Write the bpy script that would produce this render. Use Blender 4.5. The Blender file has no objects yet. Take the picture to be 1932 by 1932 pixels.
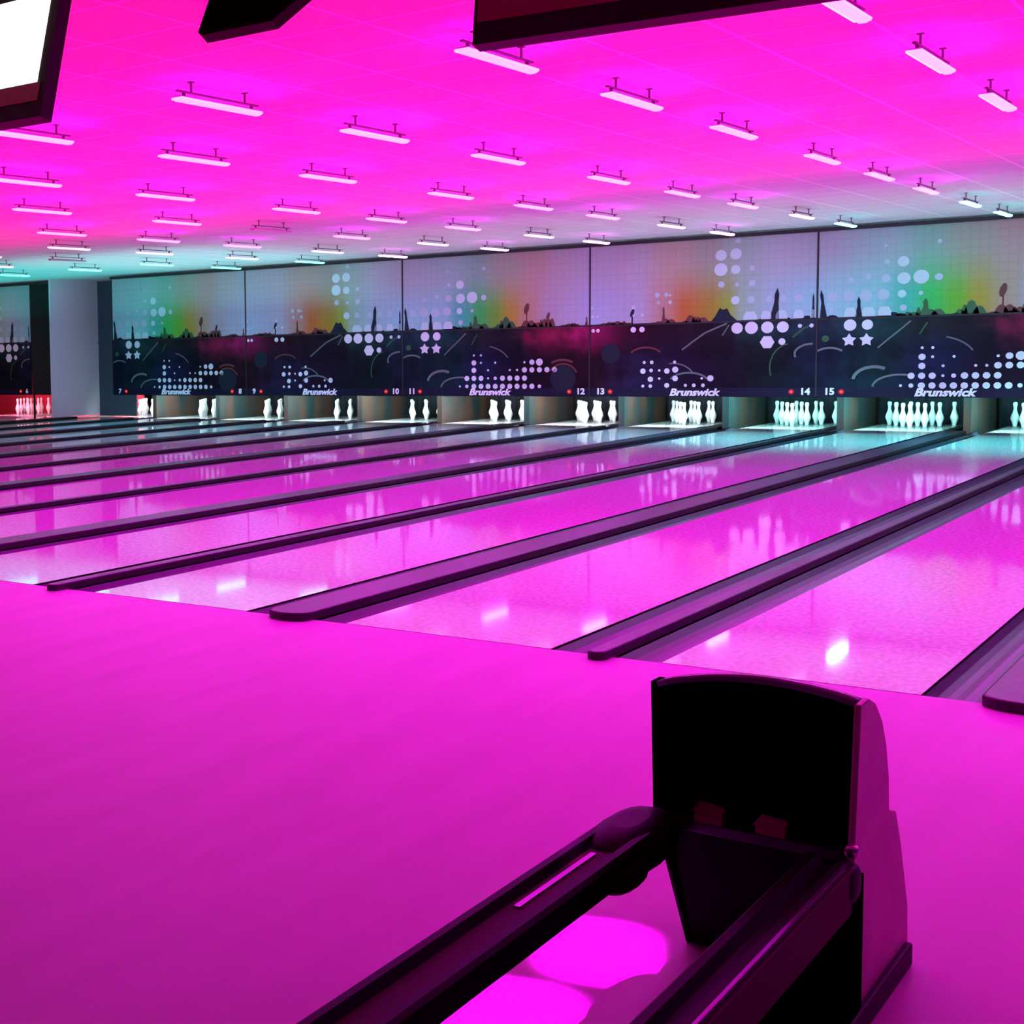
import bpy, math, random
from mathutils import Vector, Matrix
random.seed(7)
S = bpy.context.scene
COL = S.collection
P = 1.727          # lane pitch
YM = 16.7          # front plane of the masking units
PI = math.pi

# ------------------------------------------------------------------ helpers
class MB:
    """collects polygons with material slots and links them as one mesh"""
    def __init__(s): s.v = []; s.f = []; s.m = []; s.sm = []
    def poly(s, pts, mi=0, smooth=False):
        b = len(s.v); s.v += [tuple(p) for p in pts]
        s.f.append(list(range(b, b+len(pts)))); s.m.append(mi); s.sm.append(smooth)
    def box(s, x0, x1, y0, y1, z0, z1, mi=0):
        b = len(s.v)
        s.v += [(x0,y0,z0),(x1,y0,z0),(x1,y1,z0),(x0,y1,z0),(x0,y0,z1),(x1,y0,z1),(x1,y1,z1),(x0,y1,z1)]
        for q in ((3,2,1,0),(4,5,6,7),(0,1,5,4),(1,2,6,5),(2,3,7,6),(3,0,4,7)):
            s.f.append([b+i for i in q]); s.m.append(mi); s.sm.append(False)
    def loft(s, rings, mi=0, smooth=True, closed=True, cap=True):
        b = len(s.v); n = len(rings[0])
        for r in rings: s.v += [tuple(p) for p in r]
        for k in range(len(rings)-1):
            for i in range(n if closed else n-1):
                j = (i+1) % n
                s.f.append([b+k*n+i, b+k*n+j, b+(k+1)*n+j, b+(k+1)*n+i]); s.m.append(mi); s.sm.append(smooth)
        if cap and closed:
            s.f.append([b+i for i in reversed(range(n))]); s.m.append(mi); s.sm.append(False)
            s.f.append([b+(len(rings)-1)*n+i for i in range(n)]); s.m.append(mi); s.sm.append(False)
    def extrude_x(s, prof, x0, x1, mi=0, smooth=False):   # prof = [(y,z)]
        s.loft([[(x0, y, z) for y, z in prof], [(x1, y, z) for y, z in prof]], mi, smooth)
    def extrude_y(s, prof, y0, y1, mi=0, smooth=False, closed=True):   # prof = [(x,z)]
        s.loft([[(x, y0, z) for x, z in prof], [(x, y1, z) for x, z in prof]], mi, smooth, closed)
    def build(s, name, mats, parent=None, bevel=0, seg=2):
        me = bpy.data.meshes.new(name); me.from_pydata(s.v, [], s.f)
        for m in (mats if isinstance(mats, (list, tuple)) else [mats]): me.materials.append(m)
        me.polygons.foreach_set('material_index', s.m)
        me.polygons.foreach_set('use_smooth', s.sm)
        me.update()
        o = bpy.data.objects.new(name, me); COL.objects.link(o)
        if parent: o.parent = parent
        if bevel:
            b = o.modifiers.new('bevel', 'BEVEL'); b.width = bevel; b.segments = seg; b.limit_method = 'ANGLE'
        return o

def tag(o, label, cat, group=None, kind=None):
    if label: o['label'] = label
    if cat: o['category'] = cat
    if group: o['group'] = group
    if kind: o['kind'] = kind
    return o
def empty(name, loc, label, cat, group=None):
    o = bpy.data.objects.new(name, None); COL.objects.link(o); o.location = loc
    o.empty_display_size = .1
    return tag(o, label, cat, group)
def struct(o): o['kind'] = 'structure'; return o
def dup(root, loc, label, group=None, name=None):
    r = root.copy(); COL.objects.link(r); r.location = loc; r['label'] = label
    if group: r['group'] = group
    for ch in list(root.children):
        c = ch.copy(); COL.objects.link(c); c.parent = r
        for g in ch.children:
            d = g.copy(); COL.objects.link(d); d.parent = c
    return r

# ------------------------------------------------------------------ materials
def mat(name, col, rough=.5, metal=0, spec=.5, coat=0, coat_r=.05, emis=None, es=0):
    m = bpy.data.materials.new(name); m.use_nodes = True
    b = m.node_tree.nodes['Principled BSDF']
    b.inputs['Base Color'].default_value = (*col, 1); b.inputs['Roughness'].default_value = rough
    b.inputs['Metallic'].default_value = metal; b.inputs['Specular IOR Level'].default_value = spec
    b.inputs['Coat Weight'].default_value = coat; b.inputs['Coat Roughness'].default_value = coat_r
    if emis:
        b.inputs['Emission Color'].default_value = (*emis, 1); b.inputs['Emission Strength'].default_value = es
    return m
def noisy(m, scale, c0, c1, detail=3, stretch=(1,1,1), bump=0, lo=.35, hi=.65):
    nt = m.node_tree; N = nt.nodes; L = nt.links; b = N['Principled BSDF']
    tc = N.new('ShaderNodeTexCoord'); mp = N.new('ShaderNodeMapping'); mp.inputs['Scale'].default_value = stretch
    nz = N.new('ShaderNodeTexNoise'); nz.inputs['Scale'].default_value = scale; nz.inputs['Detail'].default_value = detail
    cr = N.new('ShaderNodeValToRGB'); cr.color_ramp.elements[0].color = (*c0, 1); cr.color_ramp.elements[1].color = (*c1, 1)
    cr.color_ramp.elements[0].position = lo; cr.color_ramp.elements[1].position = hi
    L.new(tc.outputs['Object'], mp.inputs[0]); L.new(mp.outputs[0], nz.inputs[0]); L.new(nz.outputs[0], cr.inputs[0])
    L.new(cr.outputs[0], b.inputs['Base Color'])
    if bump:
        bp = N.new('ShaderNodeBump'); bp.inputs['Strength'].default_value = bump; bp.inputs['Distance'].default_value = .004
        L.new(nz.outputs[0], bp.inputs['Height']); L.new(bp.outputs[0], b.inputs['Normal'])
    return m

M = {}
M['approach'] = noisy(mat('approach floor', (.6,.5,.45), .45, spec=.2), 6, (.54,.45,.54), (.60,.51,.60), 2, (1,.15,1), lo=.3, hi=.7)
M['lane'] = noisy(mat('lane surface', (.6,.5,.5), .055, spec=.5, coat=.06, coat_r=.05), 38, (.62,.56,.64), (.84,.78,.86), 3, (1,.6,1), lo=.38, hi=.62)
M['gutter'] = mat('gutter plastic', (.05,.04,.08), .3, spec=.38)
M['cap'] = noisy(mat('divider capping', (.1,.08,.12), .32, spec=.4), 20, (.035,.025,.05), (.065,.045,.085), 2)
M['cap_face'] = mat('capping side', (.02,.012,.02), .5)
M['under'] = mat('subfloor', (.03,.03,.03), .8)
M['black'] = mat('black plastic', (.005,.005,.005), .55, spec=.15)
M['blackmatte'] = mat('matt black lining', (.002,.002,.002), .9, spec=.0)
M['blackgloss'] = mat('glossy black rail', (.004,.003,.004), .5, spec=.07)
M['hood_top'] = mat('hood shell', (.10,.08,.14), .22, spec=.7)
M['hood_side'] = noisy(mat('hood side panel', (.35,.3,.32), .35), 9, (.42,.30,.26), (.52,.40,.34), 4, (1,1,1))
M['maroon'] = mat('maroon strip', (.10,.012,.012), .4)
M['railred'] = mat('rail face', (.05,.012,.015), .6, spec=.1)
M['lip'] = mat('polished rail lip', (.22,.16,.26), .3, metal=.8)
M['wallwhite'] = mat('painted wall', (.74,.72,.80), .7)
M['walldark'] = mat('dark wall', (.03,.025,.03), .8)
M['filler'] = mat('dark filler panel', (.05,.10,.14), .5)
M['blackfill'] = mat('black filler panel', (.004,.004,.004), .8)
M['trimdark'] = mat('dark trim', (.012,.010,.016), .6)
M['pin'] = mat('pin coating', (.85,.86,.86), .25, spec=.6)
M['kick'] = noisy(mat('kickback plate', (.1,.08,.08), .5), 2.2, (.020,.050,.055), (.11,.055,.04), 2, (1,1.2,.3), lo=.35, hi=.6)
M['curtain'] = noisy(mat('pit curtain', (.01,.012,.02), .9), 5, (.004,.005,.012), (.02,.022,.035), 2, (3,1,.3))
M['pindeck'] = mat('pin deck', (.30,.32,.33), .15, spec=.7)
M['housing'] = mat('lamp housing', (.12,.06,.10), .5)
M['lampbody'] = mat('lamp body', (.5,.45,.5), .5)
M['screen'] = mat('lit screen', (.9,.9,.9), .3, emis=(1,1,1), es=1.6)
M['led'] = mat('red indicator', (.5,.02,.02), .4, emis=(1,.06,.03), es=1.6)
M['ledring'] = mat('dark red indicator rim', (.15,.0,.01), .5, emis=(1,.0,.02), es=.08)
M['white_print'] = mat('white print', (.72,.72,.80), .6)
M['heartred'] = mat('red lit panel', (.8,.05,.1), .5)
M['sticker'] = mat('dark sticker', (.16,.03,.03), .3)
M['chrome'] = mat('bolt', (.6,.55,.6), .3, metal=.9)

PINKL = (.93, .008, 1.05); WHITEL = (.90, .11, .92); CYANL = (.022, 1, .95); ICEL = (.03, .9, 1)
LS = 68.0
def tube_mat(name, c, s=LS): return mat(name, (.8,.8,.8), .5, emis=c, es=s)
M['tube_pink'] = tube_mat('magenta tube diffuser', PINKL)
M['tube_white'] = tube_mat('pale magenta tube diffuser', WHITEL, 44)
M['tube_cyan'] = mat('ice blue tube diffuser', (.8,.8,.8), .5, emis=(.035,1,.95), es=20)
M['tube_teal'] = mat('teal tube diffuser', (.8,.8,.8), .5, emis=(.03,1,.9), es=8)
M['tube_soft'] = mat('soft pink white tube diffuser', (.8,.8,.8), .5, emis=(1,.62,.98), es=1.6)
M['tube_off'] = mat('unlit tube diffuser', (.55,.5,.55), .5)

# ceiling with a faint grid of tiles
def ceiling_mat():
    m = mat('ceiling tiles', (.5,.5,.5), .8, spec=.1); nt = m.node_tree; N = nt.nodes; L = nt.links
    tc = N.new('ShaderNodeTexCoord'); sp = N.new('ShaderNodeSeparateXYZ'); L.new(tc.outputs['Object'], sp.inputs[0])
    def line(ax, off):
        a = N.new('ShaderNodeMath'); a.operation = 'ADD'; L.new(sp.outputs[ax], a.inputs[0]); a.inputs[1].default_value = off
        d = N.new('ShaderNodeMath'); d.operation = 'PINGPONG'; L.new(a.outputs[0], d.inputs[0]); d.inputs[1].default_value = .305
        c = N.new('ShaderNodeMath'); c.operation = 'LESS_THAN'; L.new(d.outputs[0], c.inputs[0]); c.inputs[1].default_value = .011
        return c
    a = line(0, -1.07); b = line(1, 1.40)
    mx = N.new('ShaderNodeMath'); mx.operation = 'MAXIMUM'; L.new(a.outputs[0], mx.inputs[0]); L.new(b.outputs[0], mx.inputs[1])
    nz = N.new('ShaderNodeTexNoise'); nz.inputs['Scale'].default_value = 3; L.new(tc.outputs['Object'], nz.inputs[0])
    cr = N.new('ShaderNodeValToRGB'); cr.color_ramp.elements[0].color = (.60,.60,.60,1); cr.color_ramp.elements[1].color = (.66,.66,.66,1)
    L.new(nz.outputs[0], cr.inputs[0])
    mix = N.new('ShaderNodeMixRGB'); L.new(mx.outputs[0], mix.inputs[0]); L.new(cr.outputs[0], mix.inputs[1]); mix.inputs[2].default_value = (.88,.88,.88,1)
    L.new(mix.outputs[0], N['Principled BSDF'].inputs['Base Color'])
    return m
M['ceiling'] = ceiling_mat()

# printed mural material: colour depends on the place on the panel only (object coords: x = along, z = up)
def mural(name, z0, z1, top, bot, rough=.55, noise=0):
    m = mat(name, (.5,.5,.5), rough, spec=.12); nt = m.node_tree; N = nt.nodes; L = nt.links
    tc = N.new('ShaderNodeTexCoord'); sp = N.new('ShaderNodeSeparateXYZ'); L.new(tc.outputs['Object'], sp.inputs[0])
    nz = N.new('ShaderNodeTexNoise'); nz.inputs['Scale'].default_value = 3.5; nz.inputs['Detail'].default_value = 4
    L.new(tc.outputs['Object'], nz.inputs[0])
    u = N.new('ShaderNodeMath'); u.operation = 'DIVIDE'; L.new(sp.outputs[0], u.inputs[0]); u.inputs[1].default_value = 2*P
    src = u
    if noise:
        a = N.new('ShaderNodeMath'); a.operation = 'MULTIPLY_ADD'; L.new(nz.outputs[0], a.inputs[0]); a.inputs[1].default_value = noise
        L.new(u.outputs[0], a.inputs[2]); b = N.new('ShaderNodeMath'); b.operation = 'SUBTRACT'; L.new(a.outputs[0], b.inputs[0]); b.inputs[1].default_value = noise/2
        src = b
    def ramp(stops):
        cr = N.new('ShaderNodeValToRGB'); cr.color_ramp.interpolation = 'EASE'
        e = cr.color_ramp.elements
        e[0].position, e[0].color = stops[0][0], (*stops[0][1], 1)
        e[1].position, e[1].color = stops[-1][0], (*stops[-1][1], 1)
        for p, c in stops[1:-1]:
            k = e.new(p); k.color = (*c, 1)
        L.new(src.outputs[0], cr.inputs[0]); return cr
    t = ramp(top); b = ramp(bot)
    mr = N.new('ShaderNodeMapRange'); mr.interpolation_type = 'SMOOTHSTEP'
    mr.inputs['From Min'].default_value = z0; mr.inputs['From Max'].default_value = z1
    L.new(sp.outputs[2], mr.inputs['Value'])
    mix = N.new('ShaderNodeMixRGB'); L.new(mr.outputs[0], mix.inputs[0]); L.new(b.outputs[0], mix.inputs[1]); L.new(t.outputs[0], mix.inputs[2])
    out = mix
    if noise:
        mm = N.new('ShaderNodeMixRGB'); mm.blend_type = 'MULTIPLY'; mm.inputs[0].default_value = .8
        cr = N.new('ShaderNodeValToRGB'); cr.color_ramp.elements[0].position = .35; cr.color_ramp.elements[0].color = (.25,.25,.25,1)
        cr.color_ramp.elements[1].position = .65
        L.new(nz.outputs[0], cr.inputs[0]); L.new(mix.outputs[0], mm.inputs[1]); L.new(cr.outputs[0], mm.inputs[2]); out = mm
    else:   # faint woven dot screen of the print
        dots = []
        for ax in (0, 2):
            w = N.new('ShaderNodeMath'); w.operation = 'PINGPONG'; L.new(sp.outputs[ax], w.inputs[0]); w.inputs[1].default_value = .0575
            dots.append(w)
        ad = N.new('ShaderNodeMath'); ad.operation = 'MINIMUM'; L.new(dots[0].outputs[0], ad.inputs[0]); L.new(dots[1].outputs[0], ad.inputs[1])
        r = N.new('ShaderNodeMapRange'); r.inputs['From Min'].default_value = .004; r.inputs['From Max'].default_value = .02
        r.inputs['To Min'].default_value = .93; r.inputs['To Max'].default_value = 1; L.new(ad.outputs[0], r.inputs['Value'])
        mm = N.new('ShaderNodeMixRGB'); mm.blend_type = 'MULTIPLY'; mm.inputs[0].default_value = 1
        L.new(mix.outputs[0], mm.inputs[1]); L.new(r.outputs[0], mm.inputs[2]); out = mm
    L.new(out.outputs[0], N['Principled BSDF'].inputs['Base Color'])
    return m
LAV = (.52,.50,.64)
PU = mural('mural upper A', 1.95, 2.75,
    [(0,(0.395,0.423,0.468)),(.28,(0.319,0.460,0.452)),(.42,(0.228,0.405,0.328)),(.55,(0.319,0.331,0.265)),(.74,(0.426,0.294,0.281)),(.85,(0.426,0.368,0.390)),(1,(0.410,0.423,0.484))],
    [(0,(0.334,0.570,0.624)),(.22,(0.274,0.570,0.577)),(.34,(0.076,0.442,0.328)),(.43,(0.053,0.460,0.101)),(.52,(0.152,0.386,0.039)),(.60,(0.418,0.276,0.039)),(.70,(0.456,0.276,0.203)),(.80,(0.418,0.350,0.421)),(.93,(0.426,0.423,0.546)),(1,(0.418,0.460,0.624))])
QU = mural('mural upper B', 1.95, 2.75,
    [(0,(0.410,0.423,0.484)),(.2,(0.426,0.386,0.437)),(.38,(0.426,0.313,0.281)),(.55,(0.319,0.313,0.265)),(.68,(0.319,0.423,0.374)),(.85,(0.410,0.442,0.484)),(1,(0.395,0.423,0.468))],
    [(0,(0.410,0.460,0.624)),(.22,(0.426,0.405,0.530)),(.34,(0.486,0.258,0.234)),(.44,(0.471,0.147,0.039)),(.55,(0.365,0.221,0.031)),(.63,(0.289,0.350,0.047)),(.70,(0.304,0.478,0.343)),(.82,(0.350,0.515,0.577)),(1,(0.319,0.570,0.640))])
PL = mural('mural lower A', 1.15, 1.62,
    [(0,(0.0165,0.0297,0.0561)),(.25,(0.0132,0.0528,0.0594)),(.42,(0.0132,0.0165,0.0198)),(.62,(0.0165,0.0086,0.0165)),(.80,(.22,.008,.05)),(1,(.34,.008,.10))],
    [(0,(0.0066,0.0086,0.0297)),(.25,(0.0046,0.0198,0.0297)),(.45,(0.0099,0.0132,0.0528)),(.65,(0.0086,0.0040,0.0165)),(1,(0.0198,0.0026,0.0099))], noise=.25)
QL = mural('mural lower B', 1.15, 1.62,
    [(0,(.36,.008,.11)),(.20,(0.0429,0.0033,0.0165)),(.38,(0.0198,0.0046,0.0132)),(.6,(0.0132,0.0066,0.0165)),(.78,(0.0099,0.0363,0.0363)),(1,(0.0165,0.0330,0.0594))],
    [(0,(0.0198,0.0026,0.0099)),(.25,(0.0198,0.0099,0.0429)),(.5,(0.0132,0.0046,0.0231)),(.8,(0.0046,0.0099,0.0165)),(1,(0.0066,0.0086,0.0297))], noise=.25)
M['sil_dark'] = mat('printed dark silhouette', (.01,.015,.03), .6, spec=.2)
M['sil_green'] = mat('printed green silhouette', (.02,.10,.03), .6)
M['sil_red'] = mat('printed red silhouette', (.12,.02,.02), .6)
M['dot_pale'] = mat('printed pale dot', (.50,.66,.68), .6)
M['dot_soft'] = mat('printed soft dot', (.42,.53,.60), .6)
M['stroke'] = mat('printed pale stroke', (.12,.14,.15), .6)
M['mark'] = mat('white lettering', (.92,.92,.96), .5)
M['base'] = mat('lower border of mask', (.006,.006,.025), .5, spec=.2)

# ------------------------------------------------------------------ room shell
XL, XR_, YF, YB, ZC = -26.0, 12.5, -9.5, 21.4, 3.08
b = MB(); b.box(XL, XR_, YF, -.012, -.2, 0); b.build('floor', M['approach']); struct(bpy.data.objects['floor'])
b = MB(); b.box(XL, XR_, -.012, YB, -.3, -.14); struct(b.build('floor_lower', M['under']))
b = MB(); b.box(XL, XR_, YF, YB, ZC, ZC+.1); struct(b.build('ceiling', M['ceiling']))
b = MB(); b.box(XL-.1, XL, YF, YB, -.3, ZC); struct(b.build('wall_left', M['walldark']))
b = MB(); b.box(XR_, XR_+.1, YF, YB, -.3, ZC); struct(b.build('wall_right', M['walldark']))
b = MB(); b.box(XL, XR_, YF-.1, YF, -.3, ZC); struct(b.build('wall_front', M['walldark']))
b = MB(); b.box(XL, XR_, YB, YB+.1, -.3, ZC); struct(b.build('wall_back', M['walldark']))
# thin pale partition wall on the left end of the visible masks
b = MB(); b.box(-15.57, -15.53, 16.62, 18.22, .05, ZC); struct(b.build('wall_partition', M['wallwhite']))
# dark rail between the masks and the ceiling
b = MB(); b.box(-26, -15.58, YM-.03, YM+.05, 3.005, 3.055); b.box(-13.84, 12.4, YM-.03, YM+.05, 3.005, 3.055)
struct(b.build('trim_1', M['trimdark']))
b = MB(); b.box(-15.525, -14.44, 18.20, 18.24, .02, ZC-.01); b.box(-14.44, -13.88, 18.20, 18.24, .56, ZC-.01); b.box(-15.525, -13.88, 18.18, 18.20, 1.66, 1.70)
tag(b.build('filler_panel', M['filler']), 'narrow dark blue panel between pale partition wall and first mural mask', 'panel')
b = MB(); b.box(-16.215, -15.58, YM, YM+.03, .55, 3.0); b.box(-16.20, -16.16, YM+.005, YM+.03, .0, .55)
tag(b.build('filler_panel', M['blackfill']), 'black panel left of the pale partition wall', 'panel')

# ------------------------------------------------------------------ lanes
def lane_name(k): return k+15
RACKW = {1:'rack cut off by the right edge', 0:'full rack between the numbers 14 and 16, brightest of all', -1:'cyan rack below the red light right of 14'}
ORDW = ['rack cut off by the right photo edge','second rack from the right','third rack from the right','fourth rack from the right','fifth rack from the right','sixth rack from the right',
        'sixth rack from the left','fifth rack from the left','fourth rack from the left','third rack from the left','rack nearest the pale partition']       # lane in x = k*P .. (k+1)*P
def half(k): return {3:.37}.get(k, .325 if k % 2 else .264)
def ctr(k): return k*P - (.045 if k == 3 else 0)
YEND = 19.65
KS = list(range(-9, 4))
for k in KS:
    n = lane_name(k)
    x0, x1 = ctr(k)+half(k), ctr(k+1)-half(k+1)
    r = empty('bowling_lane', ((x0+x1)/2, 0, 0), '', 'lane', 'bowling lanes')
    b = MB(); w = (x1-x0)/2
    b.box(-w, w, 0, 18.25, -.045, 0); b.build('lane_bed', M['lane'], r)
    b = MB(); b.box(-w, w, 18.255, YEND, -.045, 0); b.build('pin_deck', M['pindeck'], r)
    desc = {1:'polished lane running to the pins at the right edge of the photo', 3:'rightmost lane, mostly outside the frame', 2:'lane just right of the thin divider that ends behind the ball return hood'}.get(k)
    r['label'] = desc or ('polished bowling lane ending under the lane number %d on the masks' % n if n >= 7 else 'polished lane between the pale partition wall and lane 7')
def gutter_bm(x0, x1):
    b = MB(); n = 10; c = (x0+x1)/2; w = (x1-x0)/2
    top = [(c-w+2*w*i/n, -.012-.075*math.sin(PI*i/n)**.7) for i in range(n+1)]
    prof = [(x0, -.002)] + top + [(x1, -.002), (x1, -.12), (x0, -.12)]
    b.extrude_y(prof, 0, 18.06, smooth=False)
    return b
for k in range(-9, 5):
    c, h = ctr(k), half(k); n = lane_name(k)
    wide = k % 2 != 0
    cw = .13 if wide else .045
    if k == 3: cw = .15
    between = 'between lanes %d and %d' % (n-1, n)
    if k == -9: between = 'in line with the pale partition wall'
    gl = gutter_bm(c-h+.002, c-cw-.003); gr = gutter_bm(c+cw+.003, c+h-.002)
    if k > -9:
        o = gl.build('gutter', M['gutter']); tag(o, 'dark gutter along the right side of lane %d' % (n-1), 'gutter', 'lane gutters')
    if k < 4:
        o = gr.build('gutter', M['gutter']); tag(o, 'dark gutter along the left side of lane %d' % n, 'gutter', 'lane gutters')
    if k == 4: continue
    # capping
    r = empty('lane_divider', (c, 0, 0), ('wide rounded' if wide else 'thin') + ' dark capping strip ' + between, 'divider', 'capping strips between gutters')
    z1 = .045 if wide else .040
    b = MB()
    y0 = -.13
    # plan outline with rounded front end
    front = []
    nn = 10
    for i in range(nn+1):
        a = PI + PI*i/nn
        front.append((cw*math.cos(a), y0 + (.10 if wide else .05)*(1+math.sin(a))))
    yb = 17.3
    out = front + [(cw, yb), (-cw, yb)]
    N_ = len(out)
    bot = [(x, y, (0.0 if y < 0 else -.0)) for x, y in out]
    b.loft([[(x, y, 0.0) for x, y in out], [(x, y, z1-.008) for x, y in out]], 1, False, True, True)
    b.build('capping_side', [M['cap'], M['cap_face']], r)
    b = MB(); ins = .012
    sc = (cw-ins)/cw
    t2 = [(x*sc, y + (ins if y < .1 else 0), z1) for x, y in out]
    b.loft([[(x, y, z1-.008) for x, y in out], t2], 0, True, True, True)
    b.build('capping_top', [M['cap']], r)
    b = MB(); b.box(c-cw, c+cw, .002, 17.3, -.14, -.002)
    o = b.build('capping_base', M['under'], r); o.location.x = -c

# left section beyond the partition
XS = -16.23
for i, (a, c_) in enumerate(((-10*P, -9*P-.0), (-11*P, -10*P))):
    r = empty('bowling_lane', ((a+c_)/2, 0, 0), ['lane of the red lit section beyond the pale partition', 'lane at the far left edge, second beyond the pale partition'][i], 'lane', 'bowling lanes')
    b = MB(); b.box(-.55, .55, 0, 18.25, -.045, 0); b.build('lane_bed', M['lane'], r)
    b = MB(); b.box(-.55, .55, 18.255, YEND, -.045, 0); b.build('pin_deck', M['pindeck'], r)

# ------------------------------------------------------------------ pit area: kickbacks, curtain, deck lights
for k in range(-8, 4):
    b = MB(); b.box(ctr(k)-.05, ctr(k)+.05, 18.085, 20.2, -.139, 1.2)
    o = b.build('kickback_plate', M['kick'])
    tag(o, 'kickback side plate of the pin pit between lanes %d and %d' % (lane_name(k)-1, lane_name(k)), 'plate', 'kickback plates')
for k in range(-9, 3):
    b = MB(); x0, x1 = ctr(k)+.08, ctr(k+1)-.08
    n = 24
    prof = [(x0+(x1-x0)*i/n, 20.0+.02*math.cos(i*PI)) for i in range(n+1)]
    b.loft([[(x, y, z) for x, y in prof] for z in (-.13, 1.2)], 0, True, False, False)
    o = b.build('pit_curtain', M['curtain'])
    md = o.modifiers.new('solid', 'SOLIDIFY'); md.thickness = .01
    tag(o, 'dark hanging curtain behind the pins of lane %d' % lane_name(k), 'curtain', 'pit curtains')
b = MB(); b.box(-14*P, -9*P-.08, 19.9, 19.95, -.139, 1.0)
tag(b.build('pit_curtain', M['heartred']), 'red backdrop behind the pins of the far left section', 'curtain')

# bowling pins
def pin_mesh():
    prof = [(.0,0),(.0258,.0),(.0285,.006),(.0365,.05),(.0505,.09),(.0605,.1145),(.0575,.15),(.0475,.18),(.034,.22),(.0245,.254),(.0228,.275),(.0238,.295),(.0300,.325),(.0322,.343),(.0300,.362),(.0190,.377),(.0,.381)]
    b = MB(); n = 14
    rings = [[(r*math.cos(2*PI*i/n), r*math.sin(2*PI*i/n), z) for i in range(n)] for r, z in prof[1:-1]]
    b.loft(rings, 0, True, True, True)
    return b
pin0 = pin_mesh().build('bowling_pin', M['pin']); used = [False]
SPOT = [(0,0),(-.1524,.264),(.1524,.264),(-.305,.528),(0,.528),(.305,.528),(-.457,.792),(-.152,.792),(.152,.792),(.457,.792)]
PNAME = ['front head pin','left second-row pin','right second-row pin','left third-row pin','middle third-row pin','right third-row pin',
         'leftmost back-row pin','inner left back-row pin','inner right back-row pin','rightmost back-row pin']
def place_pin(x, y, label, group, rot=None, z=0.0):
    if not used[0]: o = pin0; used[0] = True
    else: o = pin0.copy(); COL.objects.link(o)
    o.location = (x, y, z)
    if rot: o.rotation_euler = rot
    tag(o, label, 'pin', group)
YR = 18.60
for k in range(-9, 2):
    ln = lane_name(k); dx = .02 if k < 0 else 0
    for i in range(10):
        px, py = SPOT[i]
        place_pin((k+.5)*P+px+dx, YR+py, 'white bowling pin, %s, %s' % (PNAME[i], ORDW[1-k]), 'pins on lane %d' % ln)
for i in range(10):
    px, py = SPOT[i]
    place_pin(-18.55+px*.8, YR+py*.9, 'white bowling pin, %s, red lit left section' % PNAME[i], 'pins of the far left section')

# pin deck lamps: a tube fixed behind the lower edge of each mask
def deck_lamp(x, label, m, L_=1.1, y=17.93):
    r = empty('pin_deck_lamp', (x, y, .0), label, 'lamp', 'pin deck lamps')
    b = MB(); b.box(-L_/2, L_/2, -.05, .03, .66, .69); b.box(-L_/2-.1, L_/2+.1, -.06, -.05, .50, .69); b.box(-L_/2, -L_/2+.02, -.01, .01, .69, ZC); b.box(L_/2-.02, L_/2, -.01, .01, .69, ZC); b.build('lamp_holder_baffle', M['black'], r)  # includes an added front baffle that keeps the tube out of the lane reflections
    b = MB(); n = 6
    b.loft([[(xx, .018*math.cos(2*PI*i/n), .64+.018*math.sin(2*PI*i/n)) for i in range(n)] for xx in (-L_/2+.02, L_/2-.02)], 0, False)
    b.build('tube', m, r)
def deckmat(name, c, s): return mat(name, (.8,.8,.8), .5, emis=c, es=s)
DM = {'ice': deckmat('ice white deck tube', (.7,1,1), 380), 'cyan': deckmat('cyan deck tube', (.36,1,.98), 440), 'white': deckmat('white deck tube', (.88,.97,1), 400), 'red': deckmat('red deck tube', (1,.28,.42), 260)}
for k in range(-9, 3):
    c = 'cyan' if k >= -1 else ('ice' if k in (-2, -5, -6, -7, -8) else 'white')
    deck_lamp((k+.5)*P, 'tube lamp above the pins of lane %d, tucked behind the mask' % lane_name(k), DM[c], **({'y': 18.33, 'L_': .8} if k == -9 else {}))
deck_lamp(-9.5*P, 'red tube lamp above the pins of the far left section', DM['red'])
deck_lamp(-10.5*P, 'red tube lamp at the far left edge above the pins', DM['red'])

# ------------------------------------------------------------------ masking units
def circle(b, x, z, r, mi, n=14, y=-.004):
    b.poly([(x+r*math.cos(2*PI*i/n), y, z+r*math.sin(2*PI*i/n)) for i in range(n)][::-1], mi)
def star(b, x, z, r, mi, y=-.004):
    p = []
    for i in range(10):
        a = PI/2 + i*PI/5; rr = r if i % 2 == 0 else r*.55
        p.append((x+rr*math.cos(a), z+rr*math.sin(a)))
    for i in range(10):
        q = p[(i+1) % 10]; b.poly([(x, y, z), (q[0], y, q[1]), (p[i][0], y, p[i][1])][::-1], mi)
def stroke(b, pts, w, mi, y=-.003):
    for (x0, z0), (x1, z1) in zip(pts, pts[1:]):
        d = math.hypot(x1-x0, z1-z0); nx, nz = -(z1-z0)/d*w/2, (x1-x0)/d*w/2
        b.poly([(x0-nx, y, z0-nz), (x0+nx, y, z0+nz), (x1+nx, y, z1+nz), (x1-nx, y, z1-nz)], mi)
def arc(b, x, z, r, a0, a1, w, mi, sq=.6):
    pts = [(x+r*math.cos(math.radians(a0+(a1-a0)*i/8)), z+sq*r*math.sin(math.radians(a0+(a1-a0)*i/8))) for i in range(9)]
    stroke(b, pts, w, mi)
ZS = 1.725
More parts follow.
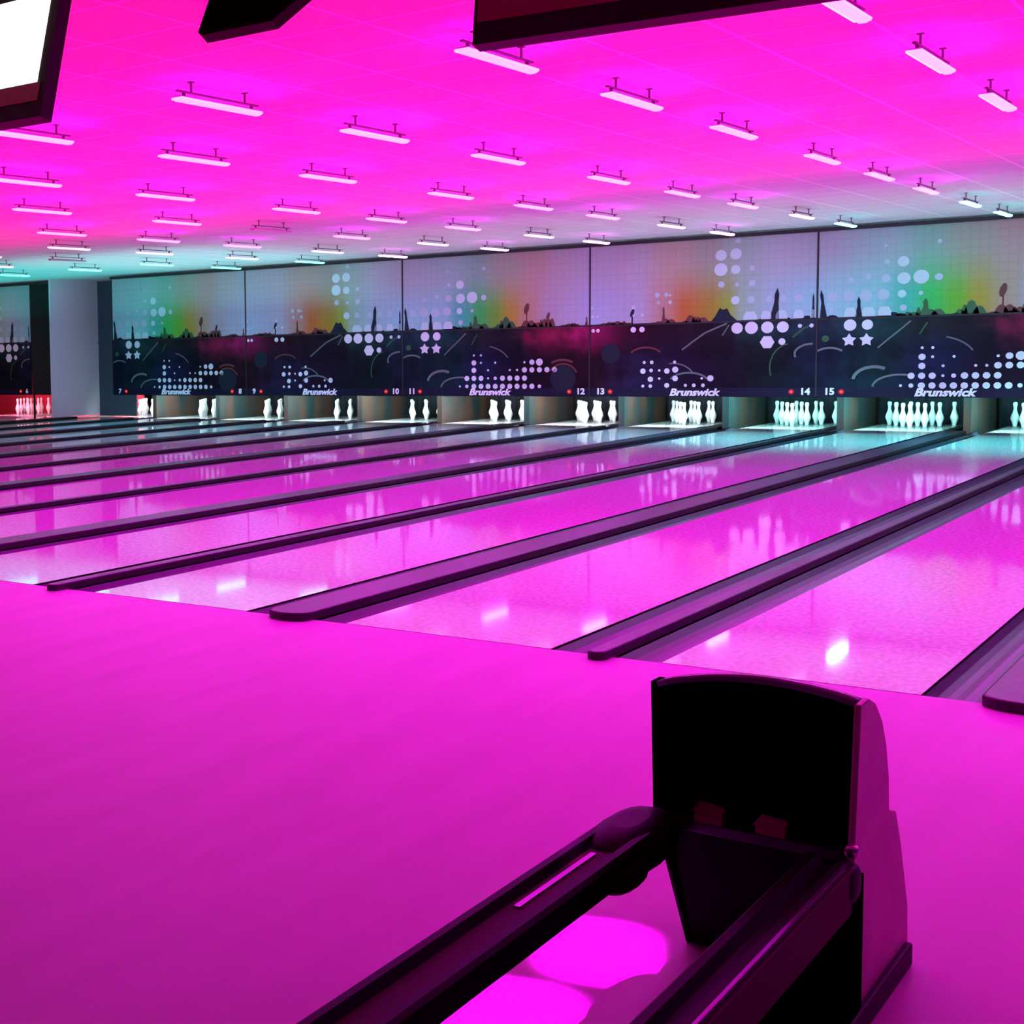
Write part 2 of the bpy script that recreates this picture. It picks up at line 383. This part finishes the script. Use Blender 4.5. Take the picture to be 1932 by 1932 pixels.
def crowd(b, x0, x1, h, mi, seed, y=-.0035):
    """bumpy skyline standing on the joint line"""
    rr = random.Random(seed); x = x0
    while x < x1:
        w = rr.uniform(.05, .14)
        if x+w*1.3 > x1: break
        t = min(1, 4*min((x-x0)/(x1-x0)+.05, (x1-x)/(x1-x0)+.05)); hh = h*t*rr.uniform(.35, 1)
        pts = [(x+w*.5-w*.75, ZS)] + [(x+w*.5+w*.6*math.cos(a), ZS+hh*math.sin(a)) for a in [PI*(1-i/6) for i in range(1, 6)]] + [(x+w*.5+w*.75, ZS)]
        b.poly([(px, y, pz) for px, pz in pts], mi); x += w*.8
def spire(b, x, h, w, mi, lean=0, y=-.004):
    b.poly([(x-w, y, ZS), (x-w*.35+lean*.6, y, ZS+h*.55), (x-w*.45+lean, y, ZS+h*.8), (x+lean*1.3, y, ZS+h), (x+w*.45+lean, y, ZS+h*.8), (x+w*.5+lean*.6, y, ZS+h*.5), (x+w, y, ZS)], mi)
def pole(b, x, h, r, mi, y=-.004):
    b.poly([(x-.012, y, ZS), (x-.008, y, ZS+h-r), (x+.012, y, ZS+h-r), (x+.012, y, ZS)], mi)
    b.poly([(x+r*.6*math.cos(a)+.02*math.sin(a), y, ZS+h-r*.9+r*1.3*math.sin(a)) for a in [2*PI*i/9 for i in range(9)]][::-1], mi)

UMATS = [None, M['sil_dark'], M['sil_green'], M['sil_red'], M['dot_pale'], M['dot_soft'], M['stroke'], M['base'], M['white_print']]
def panel(zlo, zhi):
    b = MB(); b.box(.014, 2*P-.014, 0, .025, zlo, zhi, 0); return b
def upperA():
    b = panel(1.73, 3.0)
    for x, z, r, m in [(.92,2.51,.035,5),(1.13,2.50,.075,4),(.68,2.31,.04,5),(.91,2.27,.06,5),(1.14,2.26,.085,4),(1.36,2.27,.10,4),(1.58,2.26,.05,5),(1.58,2.76,.03,5),(1.12,2.04,.055,4),
                       (.65,2.03,.085,5),(.88,2.04,.08,5),(.43,2.04,.085,5),(.21,2.03,.07,5),(1.14,1.84,.045,5),(.2,1.83,.04,5),(1.36,2.04,.03,5),(.45,2.27,.04,5),(.9,2.74,.025,5)]: circle(b, x, z, r, m)
    for x, w in ((.45,.08),(.69,.085),(.9,.085)):
        b.poly([(x-w, -.004, 1.735), (x-w, -.004, 1.80), (x-w*.6, -.004, 1.865), (x+w*.6, -.004, 1.865), (x+w, -.004, 1.80), (x+w, -.004, 1.735)][::-1], 4)
    crowd(b, -.0+.1, .35, .08, 1, 1); spire(b, .09, .42, .05, 1, -.03); spire(b, .56, .30, .05, 1); crowd(b, .8, 1.2, .07, 1, 2)
    spire(b, 1.42, .24, .07, 2); crowd(b, 1.1, 1.75, .13, 2, 3); crowd(b, 1.75, 2.2, .22, 2, 4); pole(b, 2.36, .38, .075, 3); crowd(b, 2.2, 2.55, .12, 3, 5)
    pole(b, 2.74, .22, .05, 3); crowd(b, 2.42, 2.95, .16, 3, 6); crowd(b, 2.9, 3.35, .07, 3, 7); spire(b, 3.40, .15, .03, 3)
    return b
def upperB():
    b = panel(1.73, 3.0)
    for x, z, r, m in [(2.07,2.74,.085,4),(2.29,2.75,.085,4),(2.07,2.52,.10,4),(2.29,2.51,.07,4),(2.08,2.29,.05,5),(2.31,2.28,.03,5),(2.53,2.29,.05,5),(2.29,2.04,.065,4),(2.52,2.04,.055,5),(2.53,2.52,.04,5),(2.78,2.04,.05,5),
                       (2.98,2.04,.05,5),(3.2,2.04,.06,5),(2.32,2.95,.04,5),(1.1,2.17,.04,5),(1.24,2.17,.035,5),(1.12,2.05,.03,5),(1.3,2.05,.03,5),(1.3,2.16,.02,5),
                       (.05,1.86,.025,4),(.13,1.86,.02,4),(.72,1.86,.025,4),(.86,1.86,.025,4),(.72,1.99,.03,4),(.04,2.0,.02,4)]: circle(b, x, z, r, m)
    for x, w in ((2.51,.10),(2.74,.075),(2.96,.085),(3.2,.07),(3.4,.04)):
        b.poly([(x-w, -.004, 1.735), (x-w, -.004, 1.79), (x-w*.6, -.004, 1.86), (x+w*.6, -.004, 1.86), (x+w, -.004, 1.79), (x+w, -.004, 1.735)][::-1], 4)
    crowd(b, .1, .75, .06, 3, 11); pole(b, .7, .22, .05, 1); spire(b, 1.2, .27, .035, 3); crowd(b, 1.0, 1.45, .08, 3, 12); crowd(b, 1.5, 1.95, .17, 3, 13)
    b.poly([(1.93,-.004,ZS),(1.99,-.004,1.80),(2.06,-.004,1.93),(2.11,-.004,1.90),(2.17,-.004,1.92),(2.22,-.004,1.82),(2.32,-.004,ZS)], 1)
    spire(b, 2.86, .48, .07, 1, .03); crowd(b, 2.6, 3.1, .06, 1, 14); crowd(b, 3.15, 3.43, .10, 1, 15); spire(b, 3.40, .38, .03, 1)
    return b
def matrix(b, rows, dz, r0):
    pass
def lowerA():
    b = panel(.55, 1.70)
    b.box(.012, 2*P-.012, -.003, 0, .55, .69, 7)
    for x, z, r in [(.45,1.61,.085),(.68,1.61,.075)]: circle(b, x, z, r, 8)
    for x, z in [(.44,1.39),(.67,1.39)]: star(b, x, z, .10, 8)
    R0 = .047; u0 = 1.01; d = .133
    for row, z, spec in [(0,.72,'  abAAAAAAAAAb'),(1,.86,'   AAAcbAAAA  '),(2,1.0,'    A a  ccAAAAA'),(3,1.13,'    Aa a   aAB  '),(4,1.26,'    cc'),]:
        for i, ch in enumerate(spec):
            r = {' ':0,'a':.02,'b':.032,'c':.02,'A':R0,'B':.062}[ch]
            if r: circle(b, u0-.15+i*d, z, r, 8, 9)
    stroke(b, [(.82,1.27),(.96,1.40),(1.10,1.52),(1.24,1.65)], .022, 6); arc(b, .78, .80, .28, 60, 175, .045, 6, .7)
    arc(b, 1.12, .70, .36, 60, 178, .028, 6, .5); arc(b, .18, 1.15, .22, 40, 140, .03, 6); arc(b, 1.5, 1.10, .55, 20, 70, .02, 6)
    arc(b, 2.99, 1.08, .20, 30, 160, .04, 3, .4); stroke(b, [(1.35,1.45),(1.45,1.62)], .02, 2)
    circle(b, .12, 1.42, .05, 2); circle(b, 3.0, .85, .22, 1, 18); arc(b, 3.0, .87, .25, 20, 150, .03, 3, .9)
    return b
def lowerB():
    b = panel(.55, 1.70)
    b.box(.012, 2*P-.012, -.003, 0, .55, .69, 7)
    for x, z, r in [(2.32,1.61,.085),(2.53,1.61,.095),(2.76,1.61,.09),(2.98,1.61,.085),(3.22,1.62,.03),(3.38,1.62,.03),(2.97,1.39,.05),(.72,1.63,.045),(.86,1.63,.045),(.06,1.63,.03),(.14,1.63,.03)]: circle(b, x, z, r, 8)
    circle(b, 2.76, 1.385, .105, 8, 6)
    for x, z, r in [(.88,.96,.045),(1.01,.97,.03),(1.0,.83,.045),(1.26,.96,.045),(1.39,.98,.05),(1.39,.84,.045),(1.93,.84,.05),(1.26,.73,.04),(1.8,.84,.02),(.9,1.1,.025),(1.02,1.1,.03),(1.38,1.1,.025),
                    (1.55,.73,.025),(1.68,.73,.03),(1.82,.73,.03),(1.14,.84,.02),(1.14,.97,.02),(.88,.72,.025),(1.0,.72,.03)]: circle(b, x, z, r, 8, 9)
    stroke(b, [(1.49,1.29),(1.66,1.42),(1.84,1.55),(2.17,1.69)], .025, 6); stroke(b, [(2.1,1.5),(2.2,1.66)], .018, 6)
    arc(b, .92, 1.18, .27, 30, 150, .03, 3, .6); arc(b, 1.35, .80, .35, 30, 100, .02, 6, .8); arc(b, 3.4, 1.20, .25, 90, 200, .03, 6, .6)
    arc(b, 1.6, .78, .3, 20, 160, .03, 6, .5); stroke(b, [(3.12,1.45),(3.27,1.58),(3.42,1.64)], .025, 2)
    arc(b, 3.1, 1.0, .3, 100, 200, .02, 2, 1.2); circle(b, .35, 1.25, .16, 1, 16)
    return b
def text_mesh(body, size, shear=0, bold=.0, sx=1):
    cu = bpy.data.curves.new('t', 'FONT'); cu.body = body; cu.size = size; cu.shear = shear; cu.offset = bold; cu.extrude = .004
    cu.align_x = 'CENTER'; cu.align_y = 'CENTER'; cu.resolution_u = 3
    o = bpy.data.objects.new('t', cu); COL.objects.link(o)
    dg = bpy.context.evaluated_depsgraph_get(); me = bpy.data.meshes.new_from_object(o.evaluated_get(dg))
    bpy.data.objects.remove(o)
    me.transform(Matrix.Rotation(PI/2, 4, 'X') @ Matrix.Diagonal((sx, 1, 1, 1)))
    me.materials.clear(); me.materials.append(M['mark'])
    return me
NAME_ME = text_mesh('Brunswick', .155, .28, .006, 1.12)
dims = [v.co.x for v in NAME_ME.vertices]; kx = .78/(max(dims)-min(dims)); NAME_ME.transform(Matrix.Diagonal((kx, 1, 1, 1)))
PA_up = upperA().build('upper_panel', [PU]+UMATS[1:]); PA_lo = lowerA().build('lower_panel', [PL]+UMATS[1:])
PB_up = upperB().build('upper_panel', [QU]+UMATS[1:]); PB_lo = lowerB().build('lower_panel', [QL]+UMATS[1:])
def led(x, z, par):
    b = MB(); n = 12
    b.loft([[(x+.045*math.cos(2*PI*i/n), y, z+.045*math.sin(2*PI*i/n)) for i in range(n)] for y in (-.012, 0)], 0, False)
    o = b.build('indicator_light', M['ledring'], par)
    b = MB(); b.loft([[(x+.022*math.cos(2*PI*i/n), y, z+.022*math.sin(2*PI*i/n)) for i in range(n)] for y in (-.018, -.012)], 0, False)
    b.build('indicator_bulb', M['led'], o)
first = {}
def unit(x0, kind, ln, rn, label):
    r = empty('masking_unit', (x0, YM, 0), label, 'mask', 'mural masks above the pins')
    for src in ((PA_up, PA_lo) if kind == 'A' else (PB_up, PB_lo)):
        if kind+src.name not in first: first[kind+src.name] = 1; o = src
        else: o = src.copy(); COL.objects.link(o)
        o.parent = r
    b = MB(); b.box(.016, 2*P-.016, .006, .02, 1.70, 1.73); b.build('joint_strip', M['trimdark'], r)
    b = MB(); b.box(-.010, .012, -.010, .03, .56, 3.0); b.build('edge_strip', M['trimdark'], r)
    o = bpy.data.objects.new('brand_lettering', NAME_ME); COL.objects.link(o); o.parent = r; o.location = (1.675, -.008, .617)
    for t, x in ((ln, .185), (rn, 2*P-.15)):
        if t is None: continue
        o = bpy.data.objects.new('lane_number', text_mesh(str(t), .138, 0, .005, 1.05)); COL.objects.link(o); o.parent = r; o.location = (x, -.008, .63)
    if ln: led(.35 if ln != 7 else .36, .63, r)
    if rn: led(2*P-.43+.09, .63, r)
    return r
unit(-8*P, 'A', 7, 8, 'mural mask nearest the pale partition, green glow on its left, number 7')
unit(-6*P, 'B', 9, 10, 'mural mask between numbers 9 and 10, blue left half and olive glow')
unit(-4*P, 'A', 11, 12, 'mural mask in the picture centre between numbers 11 and 12, green and orange glow')
unit(-2*P, 'B', 13, 14, 'mural mask between numbers 13 and 14, pink with red orange glow')
unit(0, 'A', 15, 16, 'mural mask at the right edge of the photo, number 15, large green glow')
unit(2*P, 'B', 17, 18, 'mural mask beyond the right edge of the photo')
unit(XS-2*P, 'B', None, 6, 'pink mural mask at the far left edge beyond the pale partition')

# ------------------------------------------------------------------ ceiling lamps
LX = [4.235, 2.587, .754, -.861, -2.706, -4.362, -6.195, -7.84, -9.66, -11.33, -13.16]
LY = [.286, 2.17, 4.132, 6.436, 8.379, 10.337, 12.649, 14.697]; LZ = 2.9677; LL = .834
ROWN = ['the rightmost row', 'second row from the right', 'third row from the right', 'fourth row from the right', 'fifth row from the right', 'sixth row from the right',
        'seventh row from the right', 'eighth row from the right', 'ninth row from the right', 'tenth row from the right', 'leftmost row']
ORD = ['nearest', 'second nearest', 'third nearest', 'fourth nearest', 'fourth from the mural wall', 'third from the mural wall', 'second from the mural wall', 'closest to the mural wall']
protos = {}
def make_lamp(mk):
    r = empty('hanging_tube_lamp', (0,0,0), '', 'lamp', 'hanging tube lamps')
    b = MB(); w = .042; n = 8
    prof = [(w*math.cos(2*PI*(i+.5)/n), .018*math.sin(2*PI*(i+.5)/n)) for i in range(n)]
    low = [p for p in prof if p[1] < .012]; low.sort()
    b.extrude_y([(-w, 0)] + [(x*1.0, z) for x, z in low] + [(w, 0)], .0, LL); b.build('diffuser', M[mk], r)
    b = MB(); b.extrude_y([(-w,.0005),(w,.0005),(w*.7,.014),(-w*.7,.014)], 0, LL); b.build('lamp_body', M['lampbody'], r)
    b = MB(); b.box(-.010, .010, -.0, LL+.0, .041, .050); b.box(-.008, .008, .06, .075, .013, .041); b.box(-.008, .008, LL-.075, LL-.06, .013, .041); b.build('housing', M['housing'], r)
    for y in (.14, LL-.14):
        b = MB(); b.box(-.005, .005, y-.005, y+.005, .049, ZC-LZ-.004); b.box(-.016, .016, y-.016, y+.016, ZC-LZ-.006, ZC-LZ); b.build('stem', M['housing'], r)
    return r
def tkind(r, j):
    if (r, j) in ((5,4),(8,5)): return 'tube_off'
    if j >= 6 and r >= 8: return 'tube_teal'
    if j == 7 and r == 7: return 'tube_teal'
    if j == 7 and r <= 2: return 'tube_cyan'
    if j == 6 and r <= 1: return 'tube_cyan'
    if r >= 7 or (r >= 2 and j == 6): return 'tube_soft'
    if j >= 6: return 'tube_white'
    return 'tube_pink'
vis = {0:range(0,8),1:range(0,8),2:range(0,8),3:range(0,8),4:range(0,8),5:range(1,8),6:range(2,8),7:range(3,8),8:range(4,8),9:range(5,7),10:range(5,7)}
CN = {'tube_pink':'magenta','tube_white':'pale white','tube_cyan':'ice blue','tube_teal':'teal','tube_off':'unlit', 'tube_soft':'soft pink'}
for r_, js in vis.items():
    for j in js:
        mk = tkind(r_, j); lab = '%s hanging tube lamp, %s, in %s' % (CN[mk], ORD[j], ROWN[r_])
        if mk not in protos: protos[mk] = make_lamp(mk); o = protos[mk]
        else: o = dup(protos[mk], (0,0,0), lab)
        o['label'] = lab; o.location = (LX[r_], LY[j], LZ)
# the part of the room right of the frame carries the same lamps
for r_, x in enumerate((5.95, 7.7, 9.5)):
    for j in range(0, 8):
        mk = 'tube_cyan' if j >= 6 else 'tube_pink'
        o = dup(protos[mk], (x, LY[j], LZ), 'hanging tube lamp over the lanes right of the photo')

# ------------------------------------------------------------------ ball return
BX0, BX1 = 4.87, 5.31
br = empty('ball_return', (0,0,0), 'black ball return with arched hood and two rails in the foreground', 'ball return')
def arch(x):  # crown height across the hood
    t = (x-BX0)/(BX1-BX0); return .700 + .012*t + .030*math.sin(PI*t)**.8
side = [(-3.30,.0),(-3.34,.10),(-3.345,.34),(-3.345,.41),(-3.315,.71),(-3.25,.712),(-3.19,.69),(-3.13,.64),(-3.09,.58),(-3.06,.50),(-3.05,.42),(-2.985,.40),(-2.93,.31),(-2.85,.14),(-2.84,.05),(-2.85,.0)]
b = MB(); b.extrude_x(side, BX1-.014, BX1); b.build('right_side_panel', M['hood_side'], br, .004)
side2 = [(-3.05,.0),(-3.28,.385),(-3.28,.41),(-3.30,.70),(-3.25,.70),(-3.19,.685),(-3.13,.635),(-3.09,.57),(-3.06,.50),(-3.05,.42),(-2.985,.40),(-2.93,.31),(-2.85,.14),(-2.84,.05),(-2.85,.0)]
b = MB(); b.extrude_x(side2, BX0-.0, BX0+.014); b.build('left_side_panel', M['blackmatte'], br, .004)
# arched top and back shell
b = MB(); n = 18
prof = [(-3.30, 0), (-3.25, -.002), (-3.19, -.025), (-3.13,-.07), (-3.09,-.13), (-3.065,-.21), (-3.05,-.30)]
outer = []; 
for y, dz in prof: outer.append([(BX0+.014+(BX1-.028-BX0)*i/n, y, arch(BX0+(BX1-BX0)*i/n)+dz*(1)) for i in range(n+1)])
b.loft(outer, 0, True, False, False)
o = b.build('hood_shell', M['hood_top'], br); md = o.modifiers.new('s', 'SOLIDIFY'); md.thickness = .012; md.offset = -1
b = MB()
b.poly([(BX0+.014,-3.292,.40)] + [(BX1-.014,-3.292,.40)] + [(BX1-.014-(BX1-.028-BX0)*i/n, -3.285, arch(BX1-(BX1-BX0)*i/n)-.010) for i in range(n+1)], 0)
b.extrude_x([(-3.29,.40),(-3.285,.70),(-3.24,.69),(-3.24,.39)], BX0+.014, BX1-.014)
b.build('hood_front', M['blackmatte'], br)
b = MB(); b.box(BX0+.015, BX1-.015, -3.33, -3.05, .375, .40); b.build('ball_deck', M['black'], br, .004)
b = MB(); b.extrude_x([(-3.05,.0),(-3.24,.375),(-3.03,.375),(-2.90,.13),(-2.87,.0)], BX0+.016, BX1-.016); b.build('pedestal', M['blackmatte'], br, .006)
for x, z in ((5.01,.45),(5.14,.445)):
    b = MB(); b.poly([(x-.035,-3.3345,z-.025),(x+.03,-3.3345,z-.03),(x+.035,-3.332,z-.005),(x-.015,-3.332,z+.002)]); b.box(x-.03, x+.03, -3.33, -3.30, .40, z-.02)
    b.build('sensor_block', M['sticker'], br)
# rails
RZ = .414; YE = -6.3
def rail(x0, x1, y1, name, lips):
    b = MB()
    prof = [(x0,RZ-.06),(x0,RZ-.008),(x0+.008,RZ),(x0+.024,RZ),(x0+.034,RZ-.020),(x1-.034,RZ-.020),(x1-.024,RZ),(x1-.008,RZ),(x1,RZ-.008),(x1,RZ-.06)]
    b.extrude_y(prof, YE, y1); return b.build(name, M['blackgloss'], br)
rl = rail(4.83, 4.955, -3.50, 'left_rail', 0)
b = MB(); b.box(4.866, 4.918, YE, -3.52, RZ-.020, RZ-.0165); b.build('rail_pad', M['railred'], rl)
b = MB(); b.box(4.880, 4.892, -4.03, -3.66, RZ-.0165, RZ-.013); b.build('highlight_strip', M['lip'], rl)  # bright metal strip imitating a highlight streak on the rail
rr = rail(5.235, 5.325, -3.42, 'right_rail', 0)
b = MB(); b.box(5.3255, 5.334, YE, -3.46, .315, RZ-.006); b.build('outer_fascia', M['railred'], rr, .002)
b = MB(); b.box(5.318, 5.325, YE, -3.50, RZ, RZ+.003); b.build('polished_lip', M['lip'], rr)
b = MB(); b.box(5.262, 5.318, YE, -3.30, .03, .35); b.build('skirt', M['blackmatte'], br)
b = MB(); b.box(5.20, 5.325, YE, -2.86, 0, .055); b.build('kick_base', M['black'], br, .006)
# rounded end of the left rail
def blob(name, cx, cy, cz, rx, ry, rz, m, par, n=16, mrings=10, pw=.8):
    b = MB(); rings = []
    sg = lambda v: math.copysign(abs(v)**pw, v)
    for k in range(1, mrings):
        ph = -PI/2+PI*k/mrings
        rings.append([(cx+rx*sg(math.cos(ph))*sg(math.cos(2*PI*i/n)), cy+ry*sg(math.cos(ph))*sg(math.sin(2*PI*i/n)), cz+rz*sg(math.sin(ph))) for i in range(n)])
    b.loft(rings, 0, True); return b.build(name, m, par)
blob('rail_end', 4.890, -3.46, .370, .075, .19, .056, M['black'], br)
blob('rail_end_cup', 4.915, -3.60, .350, .05, .10, .038, M['black'], br)
blob('corner_bolt', 5.318, -3.40, .425, .014, .014, .014, M['chrome'], br)
blob('rail_bracket', 5.322, -3.44, .37, .02, .05, .04, M['black'], br)
# front pedestal out of frame that carries the rails
b = MB(); b.box(4.84, 5.32, -6.35, -6.2, 0, .36); b.build('front_support', M['black'], br, .01)

# ------------------------------------------------------------------ overhead monitors
def monitor(xr, xl, y, zb, h, tilt, label, screen):
    r = empty('overhead_monitor', (xl, y, zb), label, 'monitor')
    w = xr-xl
    R_ = Matrix.Rotation(-tilt, 4, 'X')
    def bld(b, nm, m, par=r, bev=0):
        o = b.build(nm, m, par, bev); o.data.transform(R_); return o
    b = MB(); b.box(0, w, 0, .07, 0, h); bld(b, 'frame', M['black'])
    b = MB(); b.box(0.012, w-.03, -.004, 0, .072, .150); bld(b, 'lower_bezel', M['maroon'])
    b = MB(); b.box(.05, w-.05, -.006, 0, .155, h-.05); bld(b, 'screen', screen)
    b = MB(); b.box(w/2-.03, w/2+.03, .02, .06, h*.9, (ZC-zb)/math.cos(tilt)+.03); bld(b, 'ceiling_bracket', M['black'])
    return r
monitor(1.97, .87, -2.2, 2.45, .60, .27, 'monitor with glowing white screen hanging at the top left', M['screen'])
m3 = monitor(5.43, 3.885, -2.2, 2.435, .60, .16, 'dark monitor seen from below at the top centre, screen outside the frame', M['black'])
m3.rotation_euler.z = .115
# dark speaker box with a cut corner
r = empty('ceiling_speaker', (2.56, -1.9, 2.735), 'black box speaker with a cut corner hanging from the ceiling between the monitors', 'speaker')
b = MB(); prof = [(0,0),(.34,0),(.47,.12),(.47,.30),(0,.30)]
b.extrude_y(prof, 0, .02)
o = b.build('grille', M['blackmatte'], r); 
b = MB(); b.extrude_y(prof, .02, .07); o2 = b.build('cabinet', M['black'], r)
for q in (o, o2): q.data.transform(Matrix.Rotation(-.50, 4, 'X'))
b = MB(); b.box(.2, .26, .03, .06, .22, ZC-2.74); b.build('bracket', M['black'], r)

# ------------------------------------------------------------------ light
def area(name, loc, rot, sx, sy, power, col, spread=None):
    l = bpy.data.lights.new(name, 'AREA'); l.shape = 'RECTANGLE'; l.size = sx; l.size_y = sy; l.energy = power; l.color = col
    if spread: l.spread = spread
    o = bpy.data.objects.new(name, l); COL.objects.link(o); o.location = loc; o.rotation_euler = rot
    return o
UP = (PI, 0, 0)
area('added_ceiling_wash_pink', (-4, 3.0, 2.0), UP, 24, 12, 1050, (1, .0, .24))  # added uplight with no fixture, tints the ceiling pink
area('added_ceiling_wash_rose', (-2, 13.6, 2.1), UP, 20, 5, 150, (.75, .40, .50))  # unseen added light, rosy tint on the ceiling near the masks
area('added_ceiling_wash_teal', (-13, 13.8, 2.2), UP, 11, 5.0, 150, (.03, .9, .8))  # added source without a lamp body, turns the left ceiling teal
w = bpy.data.worlds.new('world'); S.world = w; w.use_nodes = True
w.node_tree.nodes['Background'].inputs[0].default_value = (0, 0, 0, 1); w.node_tree.nodes['Background'].inputs[1].default_value = 0

def spot(name, loc, target, power, col, size=95, blend=.8):
    l = bpy.data.lights.new(name, 'SPOT'); l.energy = power; l.color = col; l.spot_size = math.radians(size); l.spot_blend = blend; l.shadow_soft_size = 0
    o = bpy.data.objects.new(name, l); COL.objects.link(o); o.location = loc
    o.rotation_euler = (Vector(target)-Vector(loc)).to_track_quat('-Z', 'Y').to_euler(); return o
for x, p, c in ((-18.0, 230, (1,.30,.55)), (-12.0, 200, (.20,.85,1)), (-8.6, 200, (.25,.85,1)), (-5.2, 170, (.50,.85,1)), (-1.7, 200, (.50,.95,1)), (1.7, 300, (.16,1,.92)), (5.2, 300, (.16,1,.92))):
    spot('added_mask_spot', (x, 13.6, 2.9), (x, 16.7, .5), p*.5, c)  # added invisible spots that brighten the masks
for x, p, c in ((-12.5, 170, (.04,.62,.85)), (-9, 190, (.08,.7,.95)), (-5.6, 220, (.25,.75,1)), (-2.6, 420, (.08,.9,1)), (.2, 700, (.01,1,.90)), (3.2, 750, (.01,1,.90)), (6.2, 600, (.01,1,.9))):
    spot('added_lane_spot', (x, 15.2, 2.95), (x, 15.1, 0), p, c, 92)  # added spots with no fixture, colouring the lane ends teal
for x, y in ((-12.2, 10.8), (-9.2, 12.4)): spot('added_lane_spot', (x, y, 2.95), (x, y, 0), 190, (.02,.58,.75), 88)  # more added unseen spots, tinting the left lanes
for nm, x, y, sx, sy, rz in (('added_patch_light', 4.725, -3.23, .14, .26, .35), ('added_patch_light', 4.70, -3.66, .17, .20, .35)):
    o = area(nm, (x, y, 2.95), (0, 0, rz), sx, sy, 9, (1, 0, 1), math.radians(4))  # added unseen light that casts the bright floor patches beside the rail
# ------------------------------------------------------------------ camera
cx, cy, cz, yaw, pitch, roll, f, ppx, ppy = 6.0561, -6.5556, 1.4795, .7264, .0809, -.0236, 2698.21, 165.84, 882.94
fw = Vector((-math.sin(yaw)*math.cos(pitch), math.cos(yaw)*math.cos(pitch), -math.sin(pitch)))
rt = fw.cross(Vector((0,0,1))).normalized(); up = rt.cross(fw)
c_, s_ = math.cos(roll), math.sin(roll)
r2 = c_*rt + s_*up; u2 = -s_*rt + c_*up
cam = bpy.data.cameras.new('camera'); co = bpy.data.objects.new('camera', cam); COL.objects.link(co)
mw = Matrix((r2, u2, -fw)).transposed().to_4x4(); mw.translation = Vector((cx, cy, cz)); co.matrix_world = mw
cam.sensor_width = 36; cam.lens = f/1932*36; cam.shift_x = (966-ppx)/1932; cam.shift_y = (ppy-966)/1932
cam.clip_start = .05; cam.clip_end = 200
S.camera = co
S.view_settings.view_transform = 'Standard'; S.view_settings.look = 'None'; S.view_settings.exposure = 0; S.view_settings.gamma = 1
S.view_settings.use_curve_mapping = False
